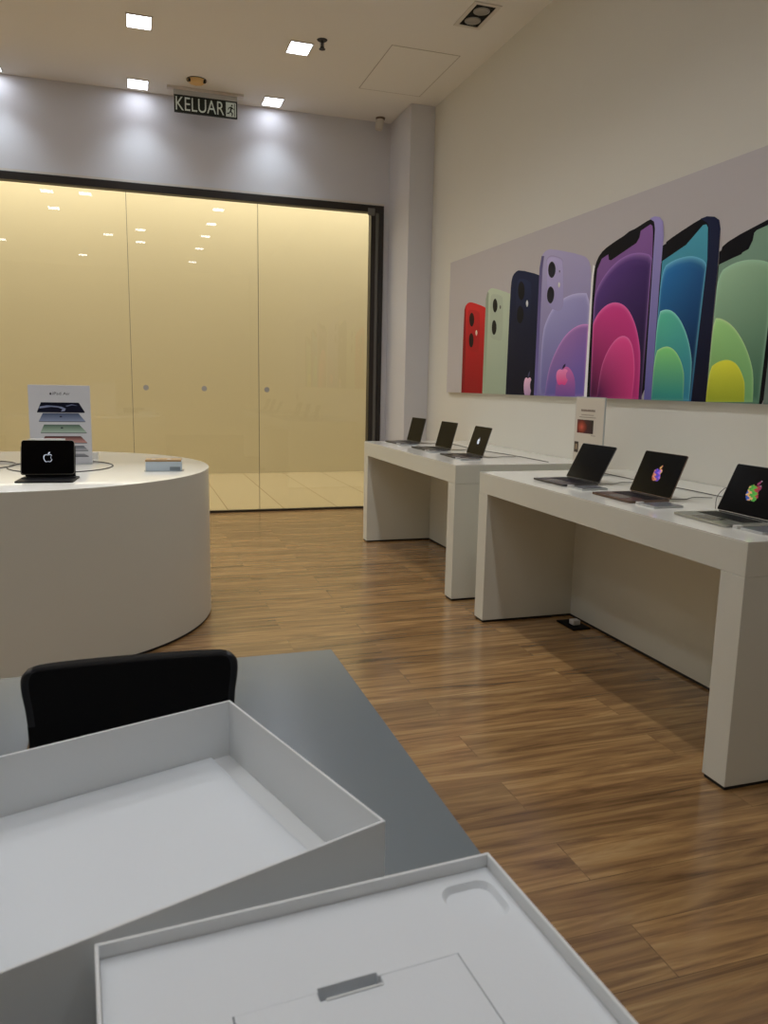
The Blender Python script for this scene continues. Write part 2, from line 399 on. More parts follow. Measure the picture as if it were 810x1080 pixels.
# glazed shopfront
w = struct(thing('window_1', '', '')); del w['label']; del w['category']
bm = BM(); box(bm, XL, 2.635, YB-.05, YB+.05, 3.235, 3.31)
obj('window_header', bm, M_frame, w, .003)
bm = BM(); box(bm, 2.492, 2.545, YB-.05, YB+.05, .0, 3.235); box(bm, 2.585, 2.635, YB-.05, YB+.05, .0, 3.235)
obj('window_jamb', bm, M_frame, w, .003)
boxo('jamb_reflection', M_grey, w, 2.545, 2.585, YB-.03, YB+.03, .0, 3.235)  # grey strip between the black bars, a reflection put in as colour
boxo('window_sill', M_frame, w, XL, 2.492, YB-.02, YB+.03, .0, .022)
boxo('pivot_fitting', M_grey, w, 2.452, 2.53, YB-.065, YB-.05, 3.20, 3.275, bevel=.004)
seams = [2.492, 1.276, -.02, -1.316, -2.612, -3.908, XL]
discs = {0: [1.362], 1: [.115, .702]}
for i in range(len(seams)-1):
    x1, x0 = seams[i]-.003, seams[i+1]+.003
    bm = BM(); v = [bm.verts.new(p) for p in ((x0, YB, .022), (x1, YB, .022), (x1, YB, 3.235), (x0, YB, 3.235))]; bm.faces.new(v)
    g = obj('glass_pane', bm, M_glass, w)
    if i: boxo('pane_joint', M_cable, g, x1+.001, x1+.005, YB-.005, YB+.005, .022, 3.235)
    for dx in discs.get(i, []):
        bm = BM(); lathe(bm, [(0, -.012), (.026, -.012), (.028, -.008), (.028, .008), (0, .008)], 24, mx=Matrix.Translation((dx, YB, 1.328)) @ Matrix.Rotation(PI/2, 4, 'X'))
        obj('lock_disc', bm, M_disc, g, smooth=False)
# corridor outside
struct(boxo('floor_corridor', M_tile, None, -9, 9, YB, 12.05, -.06, -.001))
struct(boxo('wall_corridor', M_corr, None, -9, 9, 12.04, 12.15, 0, 4.7))
struct(boxo('ceiling_corridor', M_ceil, None, -9, 9, YB+.14, 12.15, 4.7, 4.76))
struct(boxo('wall_corridor_left', M_corr, None, -9.1, -9, YB+.14, 12.15, 0, 4.7))
struct(boxo('wall_corridor_right', M_corr, None, 9, 9.1, YB+.14, 12.15, 0, 4.7))

# ------------------------------------------------------------ ceiling fittings
t0 = thing('ceiling_downlight', 'lit square downlight above the left part of the bulkhead, left of the exit sign', 'ceiling light', (.122, 8.155, ZC), 0, 'square ceiling downlights')
bm = BM()
W2, H2 = .088, .112
for a in ((-W2-.012, W2+.012, -H2-.012, -H2), (-W2-.012, W2+.012, H2, H2+.012), (-W2-.012, -W2, -H2, H2), (W2, W2+.012, -H2, H2)):
    box(bm, *a, -.008, 0)
obj('frame', bm, M_rim, t0)
boxo('diffuser', M_lamp, t0, -W2, W2, -H2, H2, -.005, 0)
G = 'square ceiling downlights'
lights = [(.122, 8.155)]
for x, y, lab in ((1.40, 8.155, 'lit square downlight just right of the exit sign, close to the bulkhead'),
                  (.125, 6.81, 'lit square downlight highest in view, straight before the one left of the exit sign'),
                  (1.40, 6.84, 'lit square downlight beside the small sprinkler head'),
                  (-1.15, 8.17, 'lit square downlight cut by the left edge of the photo')):
    dup(t0, (x, y, ZC), 0, lab, G); lights.append((x, y))
for x, y in ((1.39, 5.6), (1.39, 4.5), (1.39, 3.44), (1.39, 2.23), (1.39, 1.0), (1.39, -.47),
             (.12, 5.6), (.2, 1.16), (.21, -.17), (-1.15, 6.8), (-1.15, 3.72), (-1.16, 2.51), (-.61, 3.76), (-.385, .42), (-2.46, -1.03),
             (-2.5, 8.15), (-2.5, 6.8), (-2.5, 4.9), (-2.5, 2.6), (-3.8, 4.9), (-3.8, 1.2), (1.39, -2.4), (-1, -2.4)):
    dup(t0, (x, y, ZC), 0, 'square ceiling downlight that shows only as a reflection in the glass', 'downlights outside the frame')
    lights.append((x, y))
for i, (x, y) in enumerate(lights):
    ld = bpy.data.lights.new('downlight_lamp', 'SPOT'); near = y > 8
    ld.energy = E_NEAR if near else E_SPOT*(.2 if y < 1.1 and x > -1 else .62 if y < 1.2 else 1); ld.spot_size = math.radians(SPOTN if near else 130); ld.spot_blend = 1; ld.shadow_soft_size = .07
    ld.color = (.80, .90, 1) if near else (.98, .985, 1)
    lo = bpy.data.objects.new('downlight_lamp', ld); C.objects.link(lo); lo.location = (x, y-(.10 if near else 0), ZC-.02)
for x in (-6.5, -2, 2.5, 7):
    ld = bpy.data.lights.new('corridor_lamp', 'AREA'); ld.shape = 'RECTANGLE'; ld.size = 4.4; ld.size_y = .5
    ld.energy = E_CORR; ld.color = (1, .91, .74)
    lo = bpy.data.objects.new('corridor_lamp', ld); C.objects.link(lo); lo.location = (x, 11.35, 4.66); lo.rotation_euler = (math.radians(12), 0, 0)
    ld = bpy.data.lights.new('corridor_lamp', 'AREA'); ld.shape = 'RECTANGLE'; ld.size = 4.4; ld.size_y = .5
    ld.energy = E_CORR2; ld.color = (1, .92, .76)
    lo = bpy.data.objects.new('corridor_lamp', ld); C.objects.link(lo); lo.location = (x, 9.6, 4.66)

t = thing('recessed_spotlight', 'unlit black twin spotlight recessed in a white rim by the right wall', 'ceiling light', (2.547, 5.81, ZC))
bm = BM()
for a in ((-.11, .11, -.20, -.168), (-.11, .11, .168, .20), (-.11, -.078, -.168, .168), (.078, .11, -.168, .168)): box(bm, *a, -.008, 0)
obj('rim', bm, M_rim, t, .002)
boxo('recess_plate', M_black, t, -.078, .078, -.168, .168, -.003, 0)
for yy in (-.078, .082):
    bm = BM(); lathe(bm, [(.062, -.003), (.062, -.007), (.052, -.010), (.045, -.006), (0, -.005)], 28, 0, yy)
    obj('spot_lens', bm, mat('spot_reflector', (150, 147, 142), .5) if yy < 0 else bpy.data.materials['spot_reflector'], t, smooth=True)

t = thing('smoke_detector', 'small amber smoke detector on the ceiling above the exit sign', 'smoke detector', (.64, 7.86, ZC))
bm = BM(); lathe(bm, [(0, -.035), (.05, -.035), (.07, -.028), (.085, -.01), (.085, 0), (0, 0)], 8); obj('housing', bm, M_amber, t)
bm = BM(); lathe(bm, [(.092, -.006), (.092, 0), (0, 0)], 24); obj('base_ring', bm, M_dark, t)
for sx in (-.068, .068): boxo('clip', M_dark, t, sx-.010, sx+.010, -.055, -.035, -.034, -.008)
t = thing('ceiling_sprinkler', 'small dark fire sprinkler head hanging from the ceiling', 'sprinkler', (1.545, 6.63, ZC+.001))
bm = BM(); lathe(bm, [(0, -.006), (.038, -.006), (.044, 0), (0, 0)], 20); obj('escutcheon', bm, M_dark, t)
bm = BM(); lathe(bm, [(.009, -.006), (.009, -.05), (.014, -.055), (.014, -.065), (0, -.065)], 12); obj('nozzle', bm, M_dark, t)
bm = BM(); lathe(bm, [(0, -.072), (.026, -.072), (.026, -.068), (0, -.068)], 16)
box(bm, -.016, -.012, -.003, .003, -.070, -.02); box(bm, .012, .016, -.003, .003, -.070, -.02); obj('deflector', bm, M_dark, t)
t = thing('security_camera', 'small white cylindrical camera on the ceiling in the corner by the pilaster', 'camera', (2.545, 8.22, ZC))
bm = BM(); lathe(bm, [(0, -.018), (.045, -.018), (.05, 0), (0, 0)], 20); obj('mount', bm, mat('brown_mount', (110, 92, 74), .5), t)
bm = BM(); lathe(bm, [(0, -.12), (.034, -.12), (.042, -.10), (.042, -.018), (0, -.018)], 20, mx=Matrix.Rotation(.15, 4, 'Y')); auto_smooth(obj('camera_body', bm, M_rim, t))
t = struct(thing('trim_2', '', '', (2.41, 7.0, ZC))); del t['label']; del t['category']
boxo('panel', M_ceil, t, -.30, .30, -.48, .50, -.002, 0)
bm = BM()
for a in ((-.306, .306, -.486, -.48), (-.306, .306, .50, .506), (-.306, -.30, -.48, .50), (.30, .306, -.48, .50)): box(bm, *a, -.0025, 0)
obj('joint', bm, mat('shadow_joint', (176, 168, 156), .8), t)

# exit sign
t = thing('exit_sign', 'dark green KELUAR exit sign with running figure hung from the ceiling', 'sign', (.744, 8.10, ZC))
boxo('mounting_rail', M_rim, t, -.36, .36, -.03, .03, -.022, 0, bevel=.003)
boxo('hanger', M_acry, t, -.30, .30, -.004, .004, -.072, -.022)
p = boxo('sign_plate', M_gr, t, -.298, .298, -.009, .009, -.225, -.068)
bm = BM(); add_text(bm, 'KELUAR', .12, lambda q: Vector((-.283+q[0], -.0115, -.207+q[1])), width=.455, height=.122)
obj('lettering', bm, M_letter, p)
bm = BM(); box(bm, .188, .286, -.0115, -.009, -.212, -.082); obj('pictogram', bm, M_letter, p)
bm = BM(); to3 = lambda q: Vector((.188+q[0]*.098, -.0122, -.212+q[1]*.13))
for poly in ([(.50,.80),(.56,.86),(.64,.86),(.68,.80),(.64,.73),(.55,.73)], [(.25,.62),(.45,.72),(.62,.68),(.80,.55),(.76,.50),(.60,.58),(.52,.40),(.70,.25),(.62,.05),(.54,.07),(.58,.24),(.42,.32),(.32,.20),(.10,.18),(.10,.25),(.28,.28),(.40,.42),(.44,.60),(.34,.60),(.25,.48),(.19,.51)]):
    flat_poly(bm, poly, to3)
box(bm, .268, .274, -.0125, -.0115, -.205, -.09)
obj('running_figure', bm, M_gr, p)

# ------------------------------------------------------------ tables along the right wall
TH = .902; TX = 1.949
def wall_table(label, y0, y1):
    t = thing('display_table', label, 'table', (TX, y0, 0), 0, 'white display tables along the right wall')
    L = y1-y0; D = XW-.004-TX
    boxo('tabletop', M_white, t, 0, D, 0, L, TH-.122, TH-.004, bevel=.002)
    boxo('glossy_surface', M_gloss, t, .0005, D-.0005, .0005, L-.0005, TH-.004, TH)
    for a, b in ((0, .115), (L-.115, L)):
        boxo('leg', M_white, t, 0, D, a, b, .014, TH-.1225, bevel=.002)
        boxo('foot_plinth', M_plinth, t, .006, D-.006, a+.006, b-.006, 0, .0138)
    boxo('back_panel', M_white, t, .602, .622, .116, L-.116, .014, TH-.1225)
    boxo('panel_plinth', M_plinth, t, .604, .620, .118, L-.118, 0, .0138)
    return t
wall_table('long white display table farther off, standing nearer the glass front', 4.532, 6.612)
wall_table('long white display table nearest the camera on the right, holding the upright info stand', 2.030, 4.163)

# round table
RX, RY, RR, RZ = -.655, 4.84, 1.075, .893
t = thing('round_display_table', 'large white drum-shaped display table on the left', 'table', (RX, RY, 0))
bm = BM(); lathe(bm, [(0, .016), (RR, .016), (RR, RZ-.004), (0, RZ-.004)], 160); auto_smooth(obj('drum_body', bm, M_white, t))
bm = BM(); lathe(bm, [(0, RZ-.0039), (RR-.001, RZ-.0039), (RR-.001, RZ-.001), (RR-.003, RZ), (0, RZ)], 160); auto_smooth(obj('glossy_top', bm, M_gloss, t))
bm = BM(); lathe(bm, [(0, 0), (RR-.008, 0), (RR-.008, .0158), (0, .0158)], 120); auto_smooth(obj('plinth', bm, M_plinth, t))

# ------------------------------------------------------------ laptops
LW, LD = .308, .214
def laptop(label, x, y, rot, open_deg, metal, lid_m, logo=None):
    # local axes: front edge along y at x=0, screen hinge at x=LD
    t = thing('laptop', label, 'laptop', (x, y, TH), rot, 'open laptops on the wall tables')
    bm = BM(); prism(bm, rrect(0, LD, -LW/2, LW/2, .010), .002, .011)
    for fx in (.02, LD-.02):
        for fy in (-LW/2+.02, LW/2-.02): lathe(bm, [(0, 0), (.006, 0), (.006, .002), (0, .002)], 8, fx, fy)
    base = obj('base', bm, metal, t, .0015)
    bm = BM(); box(bm, .098, .190, -LW/2+.022, LW/2-.022, .0108, .0112)
    for r in range(6):
        n = 13 if r else 14
        w0 = (LW-.048)/n
        for k in range(n):
            if r == 0 and 3 <= k <= 8 and k != 3: continue
            a = -LW/2+.024+k*w0
            box(bm, .100+r*.015, .1135+r*.015, a+.001, (a+w0-.001) if not (r == 0 and k == 3) else a+6*w0-.001, .0112, .0122)
    obj('keyboard', bm, M_key, base)
    boxo('trackpad', M_pad, base, .012, .088, -.062, .062, .0108, .0113)
    a = math.radians(open_deg)
    mx = Matrix.Translation((LD-.004, 0, .0125)) @ Matrix.Rotation(-a, 4, 'Y')   # lid plane: local x up the lid
    bm = BM(); prism(bm, rrect(0.002, LD-.002, -LW/2, LW/2, .009), -.005, 0, mx)
    lid = obj('lid', bm, lid_m, t)
    bm = BM(); prism(bm, rrect(.0055, LD-.004, -LW/2+.002, LW/2-.002, .008), 0, .0006, mx)
    obj('screen', bm, M_screen, lid)
    if logo:
        sz = logo[1]; body, leaf = apple(sz)
        off = logo[2] if len(logo) > 2 else .110
        to3 = lambda q: mx @ Vector((off+q[1], -q[0], .0010))
        bm = BM()
        if logo[0] == 'white':
            for P in (body, leaf): flat_poly(bm, P, to3)
            obj('logo', bm, M_wlogo, lid)
        else:
            layer = bm.loops.layers.float_color.new('Col')
            cols = [lin(c) for c in logo[0]]
            def colf(q):
                u = (q[0]*.8+q[1]*.6)/sz + .5
                k = max(0, min(len(cols)-1, int(u*len(cols)))); return cols[k]
            # fine rows so that the colour bands read
            for P in (body, leaf):
                lo, hi = -.6*sz, .6*sz; n = 22
                for i in range(n):
                    for j in range(n):
                        x0 = lo+(hi-lo)*i/n; x1 = lo+(hi-lo)*(i+1)/n; y0 = lo+(hi-lo)*j/n; y1 = lo+(hi-lo)*(j+1)/n
                        if inside(((x0+x1)/2, (y0+y1)/2), P):
                            vs = [bm.verts.new(to3(q)) for q in ((x0,y0),(x1,y0),(x1,y1),(x0,y1))]
                            f = bm.faces.new(vs); c = colf(((x0+x1)/2+.35*sz*math.sin(j*1.3)*.3, (y0+y1)/2))
                            for l in f.loops: l[layer] = (*c, 1)
            obj('logo', bm, M_logo, lid)
    bm = BM()
    lathe(bm, [(0, -LW/2+.02), (.004, -LW/2+.02), (.004, LW/2-.02), (0, LW/2-.02)], 10, mx=Matrix.Translation((LD-.004, 0, .0115)) @ Matrix.Rotation(-PI/2, 4, 'X'))
    obj('hinge', bm, M_key, t)
    return t
def inside(p, P):
    c = False; j = len(P)-1
    for i in range(len(P)):
        if (P[i][1] > p[1]) != (P[j][1] > p[1]) and p[0] < (P[j][0]-P[i][0])*(p[1]-P[i][1])/(P[j][1]-P[i][1])+P[i][0]: c = not c
        j = i
    return c
PUR = [(200, 90, 60), (240, 160, 120), (120, 60, 190), (70, 70, 230), (180, 110, 240), (245, 190, 120), (230, 80, 120)]
GRN = [(30, 90, 200), (240, 190, 120), (60, 170, 60), (90, 190, 60), (190, 50, 60), (150, 40, 100), (170, 170, 180)]
laptop('space grey open laptop with a plain black screen in front of the upright info stand', 2.084, 3.600, .03, 62, M_spacegrey, M_spacegrey)
laptop('gold-brown open laptop showing a purple and orange apple logo', 2.081, 3.026, -.01, 68, M_gold, M_gold, (PUR, .080))
laptop('silver open laptop showing a green and red apple logo at the right edge', 2.078, 2.432, -.03, 66, M_silver, M_silver, (GRN, .090))
laptop('open dark laptop on the farther table, the one nearest the glass front', 2.127, 6.394, .04, 76, M_spacegrey, M_spacegrey)
laptop('open dark laptop on the farther table, in the middle of its three', 2.134, 5.722, .03, 75, M_spacegrey, M_spacegrey)
laptop('open dark laptop on the farther table with a small white apple logo', 2.126, 5.110, -.04, 72, M_spacegrey, M_spacegrey, ('white', .050, .105))

def price_plaque(label, x, y, rot=0, w=.15, d=.11):
    t = thing('price_plaque', label, 'price tag', (x, y, TH), rot, 'low price plaques beside the laptops')
    bm = BM(); prism(bm, rrect(-w/2, w/2, -d/2, d/2, .006), 0, .009)
    obj('acrylic_block', bm, M_acry, t)
    bm = BM(); prism(bm, rrect(-w/2+.008, w/2-.004, -d/2+.004, d/2-.004, .004), .0092, .0104)
    obj('card', bm, M_card, t)
    return t
price_plaque('low grey price plaque between the space grey and the gold-brown laptops', 2.175, 3.345)
price_plaque('low grey price plaque between the gold-brown and the silver laptops', 2.170, 2.775)
price_plaque('low grey price plaque to the right of the silver laptop', 2.175, 2.180)
price_plaque('low grey price plaque right of the farthest laptop on the farther table', 2.18, 6.13)
price_plaque('low grey price plaque right of the middle laptop on the farther table', 2.18, 5.46)
price_plaque('low grey price plaque right of the farther-table laptop with the white logo', 2.18, 4.86)
for lab, x, y in (('small white alarm puck at the front corner of the gold-brown laptop', 2.112, 2.845),
                  ('small white alarm puck at the front corner of the space grey laptop', 2.118, 3.425),
                  ('small white alarm puck at the front corner of the silver laptop', 2.112, 2.258),
                  ('small white alarm puck beside the farther-table laptop with the white logo', 2.135, 4.93),
                  ('small white alarm puck beside the middle laptop of the farther table', 2.14, 5.545),
                  ('small white alarm puck beside the farthest laptop of the farther table', 2.135, 6.215)):
    bm = BM(); prism(bm, rrect(-.016, .016, -.013, .013, .006), 0, .011)
    o = obj('alarm_puck', bm, M_cablew, None, .001, loc=(x, y, TH)); tag(o, lab, 'alarm puck', 'white alarm pucks')

# cables behind the laptops
def cable(label, pts, r=.0028, m=None, n=10, group=None):
    bm = BM(); tube(bm, smoothpath(pts, n), r); o = obj('cable', bm, m or M_cable, None, smooth=True)
    return tag(o, label, 'cable', group)
zc = TH+.003
cable('thin dark cable running along the back of the nearer white table', [(2.665, 4.02, zc), (2.655, 3.6, zc), (2.665, 3.2, zc), (2.655, 2.8, zc), (2.66, 2.15, zc)], .002)
cable('thin dark cable running along the back of the farther white table', [(2.64, 6.45, zc), (2.62, 6.0, zc), (2.60, 5.6, zc), (2.66, 5.1, zc), (2.67, 4.62, zc)], .002)
cable('thin wire arching up behind the silver laptop', [(2.36, 2.66, zc), (2.40, 2.70, TH+.05), (2.47, 2.72, TH+.085), (2.53, 2.70, TH+.05), (2.60, 2.66, zc)], .0014)
for lab, x, y in (('short wire behind the space grey laptop', 2.33, 3.52), ('short wire behind the gold-brown laptop', 2.33, 2.95),
                  ('short wire behind the farthest open laptop', 2.37, 6.3), ('short wire behind the middle farther-table laptop', 2.38, 5.64), ('short wire behind the farther-table laptop with the white logo', 2.37, 5.02)):
    cable(lab, [(x-.008, y, zc+.001), (x+.08, y-.03, zc), (x+.17, y+.02, zc), (x+.255, y-.01, zc)], .0016, group='short wires behind the laptops')

# upright info stand at the far end of the nearer table
t = thing('info_stand', 'upright clear acrylic stand with a printed sheet and small red photo against the wall', 'sign stand', (2.575, 4.0, TH))
boxo('acrylic_panel', M_acry, t, -.004, .004, -.155, .155, .004, .452, bevel=.001)
boxo('base', M_acry, t, -.04, .05, -.155, .155, 0, .004)
p = boxo('printed_sheet', mat('cream_sheet', (212, 204, 190), .5), t, -.0055, -.0042, -.150, .150, .012, .447)
f3 = lambda q: Vector((-.0062, .150-q[0]*.300, .447-q[1]*.435))
bm = BM()
def bar(u0, u1, v0, v1): flat_poly(bm, [(u0, v0), (u1, v0), (u1, v1), (u0, v1)], f3)
prev = None                                           # blurred heading: one toothed strip
Z = [(.20, .185)]
for k in range(11):
    u = .20+k*.046; Z += [(u, .157), (u+.034, .157), (u+.034, .172), (u+.046, .172)]
Z += [(.706, .185)]
flat_poly(bm, Z[1:] + [Z[0]], f3)
obj('heading_text', bm, mat('grey_brown_ink', (128, 112, 100), .6), p)
for nm, u0, u1, v in (('text_line', .22, .66, .230), ('text_line', .15, .74, .262), ('caption_line', .60, .76, .505), ('caption_line', .45, .62, .72)):
    bm = BM(); bar(u0, u1, v, v+.007); obj(nm, bm, bpy.data.materials['grey_brown_ink'], p)
bm = BM(); layer = bm.loops.layers.float_color.new('Col')
for i in range(16):
    for j in range(10):
        u0 = .09+.58*i/16; v0 = .30+.185*j/10; P = [(u0, v0), (u0+.58/16, v0), (u0+.58/16, v0+.0185), (u0, v0+.0185)]
        def cf(q):
            a, b = (q[0]-.09)/.58, (q[1]-.30)/.185
            d = math.hypot((a-.28)/.30, (b-.55)/.5)
            if d < 1: k = 1-d*.5; return lin((225*k, 105*k, 84*k))
            return lin((110-50*a, 58-10*b, 60-10*a))
        flat_poly(bm, P, lambda q: f3(q)+Vector((-.0002, 0, 0)), cf, layer)
obj('photo', bm, M_art, p)
bm = BM(); bar(.02, .17, .61, .76); obj('inset_frame', bm, mat('dark_bronze_print', (60, 50, 42), .5), p)
bm = BM(); flat_poly(bm, [(.055, .645), (.135, .645), (.135, .72), (.055, .72)], lambda q: f3(q)+Vector((-.0003, 0, 0))); obj('inset_picture', bm, mat('tan_print', (150, 130, 104), .5), p)

# floor box under the nearer table
t = thing('floor_socket', 'black floor socket with a white plug under the nearer table', 'floor socket', (2.46, 3.86, 0))
boxo('lid', M_black, t, -.055, .06, -.09, .10, 0, .010, bevel=.002)
boxo('plug', M_cablew, t, -.02, .03, -.03, .02, .0102, .040, bevel=.005)

# ------------------------------------------------------------ things on the round table
t = thing('tablet_with_keyboard', 'black tablet on a keyboard case showing a white apple logo outline', 'tablet', (-.428, 4.20, RZ), math.radians(-5))
bm = BM(); prism(bm, rrect(-.135, .135, -.125, .095, .012), 0, .008)
kb = obj('keyboard_case', bm, M_key, t, .0015)
bm = BM()
for r in range(5):
    for k in range(13): box(bm, -.118+k*.0183, -.118+k*.0183+.016, -.015-.0+ -.0 + .018*r-.02, -.003+.018*r-.02+.002, .008, .0092)
obj('keys', bm, M_chair_edge, kb)
boxo('trackpad', M_chair_edge, kb, -.045, .045, -.115, -.05, .008, .0086)
ta = math.radians(14)
mx = Matrix.Translation((0, -.012, .030)) @ Matrix.Rotation(-ta, 4, 'X') @ Matrix.Rotation(PI/2, 4, 'X')   # plate: x across, y up, z toward the camera
bm = BM(); prism(bm, rrect(-.126, .126, 0, .174, .014), -.008, 0, mx)
plate = obj('tablet', bm, M_silver, t, .001)
bm = BM(); prism(bm, rrect(-.1245, .1245, .0015, .1725, .013), 0, .001, mx); obj('screen', bm, M_screen, plate)
body, leaf = apple(.052); bm = BM()
o3 = lambda q: mx @ Vector((q[0], q[1]+.088, .0016))
def outline(P, wd):
    n = len(P); cx = sum(p[0] for p in P)/n; cy = sum(p[1] for p in P)/n
    Q = [(cx+(x-cx)*(1-wd), cy+(y-cy)*(1-wd)) for x, y in P]
    a = [bm.verts.new(o3(p)) for p in P]; b = [bm.verts.new(o3(p)) for p in Q]
    for i in range(n): j = (i+1) % n; bm.faces.new((a[i], a[j], b[j], b[i]))
outline(body, .15); flat_poly(bm, leaf, o3); obj('logo', bm, M_wlogo, plate)
bm = BM(); box(bm, -.128, .128, 0, .006, .006, .012); prism(bm, rrect(-.13, .13, -.002, .150, .012), -.0125, -.0085, mx)
box(bm, -.12, .12, .0, .06, .006, .012)
prism(bm, [(0.06, .008), (.068, .008), (.055, .075), (.047, .075)], -.12, .12, Matrix(((0,0,1,0),(1,0,0,0),(0,1,0,0),(0,0,0,1))))
obj('cantilever_back', bm, M_key, t)
# stylus along the top edge of the tablet
c1 = Matrix.Translation((-.428, 4.20, RZ)) @ Matrix.Rotation(math.radians(-5), 4, 'Z') @ mx
bm = BM(); p0 = c1 @ Vector((-.085, .1785, -.004)); p1 = c1 @ Vector((.082, .1785, -.004)); p2 = c1 @ Vector((-.098, .1785, -.004))
tube(bm, [p0, p1], .0044, 12)
o = obj('stylus', bm, mat('white_plastic', (232, 232, 230), .3), None); auto_smooth(o); tag(o, 'white stylus lying along the top edge of the black tablet', 'stylus')
bm = BM(); d = (p2-p0)
tube(bm, [p0+d*.02, p0+d*.9], .0026, 10); q = obj('nib', bm, M_cablew, o)

# tablet poster stand
t = thing('tablet_poster_stand', 'tall white poster stand picturing a stack of coloured tablets, behind the black tablet', 'sign stand', (-.427, 4.98, RZ), math.radians(-3))
tl = Matrix.Rotation(math.radians(-2), 4, 'X')
boxo('board', M_sign, t, -.172, .172, -.006, .006, .004, .470, bevel=.0015, mx=tl)
boxo('foot', M_acry, t, -.172, .172, -.04, .05, 0, .004)
bd = [c for c in t.children if c.name.startswith('board')][0]
s3 = lambda q: tl @ Vector((-.172+q[0]/595*.344, -.0066, .470-q[1]/745*.466))
PX = lambda L: [(x-85, y-97) for x, y in L]
bm = BM(); layer = bm.loops.layers.float_color.new('Col')
def plate_art(P, ca, cb, dz=0):
    ys = [p[1] for p in P]; a, b = lin(ca), lin(cb)
    flat_poly(bm, P, lambda q: s3(q)+Vector((0, -dz, 0)), lambda q: tuple(a[k]+(b[k]-a[k])*(q[1]-min(ys))/(max(ys)-min(ys)+1e-6) for k in range(3)), layer)
for top, bot, x0, x1, xa, xb, ca, cb in ((260, 350, 205, 568, 163, 624, (16, 18, 34), (20, 22, 40)), (362, 438, 218, 562, 176, 626, (72, 84, 112), (140, 152, 178)),
        (470, 545, 225, 566, 188, 636, (84, 108, 92), (168, 188, 172)), (580, 642, 230, 575, 190, 636, (84, 52, 52), (196, 148, 140)),
        (672, 716, 235, 600, 190, 645, (90, 94, 104), (176, 178, 184)), (748, 772, 238, 600, 190, 648, (150, 152, 158), (120, 122, 128))):
    plate_art(PX([(x0, top), (x1, top), (xb, bot), (xa, bot)]), ca, cb)
    plate_art(PX([(xa, bot), (xb, bot), (xb-4, bot+7), (xa+4, bot+7)]), (30, 32, 40) if top == 260 else (110, 112, 120), (90, 92, 100))
    if top != 260: 
        ab, al = apple(22)
        for P in (ab, al): plate_art([((x0+x1)/2-85+p[0]*1.5, (top+bot)/2-105-p[1]*.7) for p in P], (50, 54, 62), (50, 54, 62), .0003)
# light ribbon across the topmost tablet
plate_art(PX([(190, 300), (260, 288), (330, 292), (400, 300), (440, 318), (430, 340), (390, 346), (410, 325), (370, 308), (300, 302), (230, 312), (186, 318)]), (120, 128, 160), (150, 158, 190), .0003)
plate_art(PX([(440, 290), (500, 276), (560, 290), (500, 286), (450, 300)]), (110, 118, 150), (90, 98, 130), .0003)
obj('tablet_pictures', bm, M_art, bd)
bm = BM(); ab, al = apple(26)
for P in (ab, al): flat_poly(bm, [(p[0]+215, 80-p[1]) for p in P], s3)
add_text(bm, 'iPad Air', 40, lambda q: s3((234+q[0], 92-q[1])), width=166, height=27)
obj('heading', bm, M_dark, bd)

# white boxed product near the right of the round table
t = thing('display_carton', 'small pale blue and white carton with a tan lid near the drum table rim', 'box', (.148, 4.56, RZ), math.radians(-5))
boxo('carton', M_blueish, t, -.098, .100, -.055, .05, .002, .054, bevel=.002)
boxo('base_tray', M_acry, t, -.105, .112, -.065, .055, 0, .002)
boxo('lid', M_kraft, t, -.100, .098, -.052, .052, .0545, .066, bevel=.003)
boxo('grey_label', mat('grey_blue_print', (128, 140, 148), .5), t, .035, .092, -.0565, -.0555, .006, .026)
for xx in (-.055, .03):
    bm = BM(); lathe(bm, [(0, .0665), (.013, .0665), (.014, .0662)], 16, xx, -.015); obj('round_label', bm, M_cablew, t)
# little white thing behind the poster stand
t = thing('earphone_case', 'tiny white rounded case just right of the poster stand', 'case', (-.262, 5.30, RZ))
bm = BM(); prism(bm, rrect(-.025, .025, -.011, .011, .010), 0, .03); obj('case_body', bm, M_cablew, t, .004)
bm = BM(); prism(bm, rrect(-.0251, .0251, -.0111, .0111, .010), .0305, .042); obj('case_lid', bm, M_cablew, t, .004)
# looped cables
def ring(label, cx, cy, rx, ry, a0, a1, r=.0028):
    pts = [(cx+rx*math.cos(math.radians(a)), cy+ry*math.sin(math.radians(a)), RZ+.003) for a in range(a0, a1+1, 6)]
    bm = BM(); tube(bm, pts, r); o = obj('cable', bm, M_cable, None, smooth=True); return tag(o, label, 'cable')
ring('thin dark cable curving in a ring around the poster stand foot', -.42, 4.83, .285, .325, -215, 120)
ring('thin dark looped cable at the left edge of the drum table', -.93, 4.96, .25, .26, -80, 100)

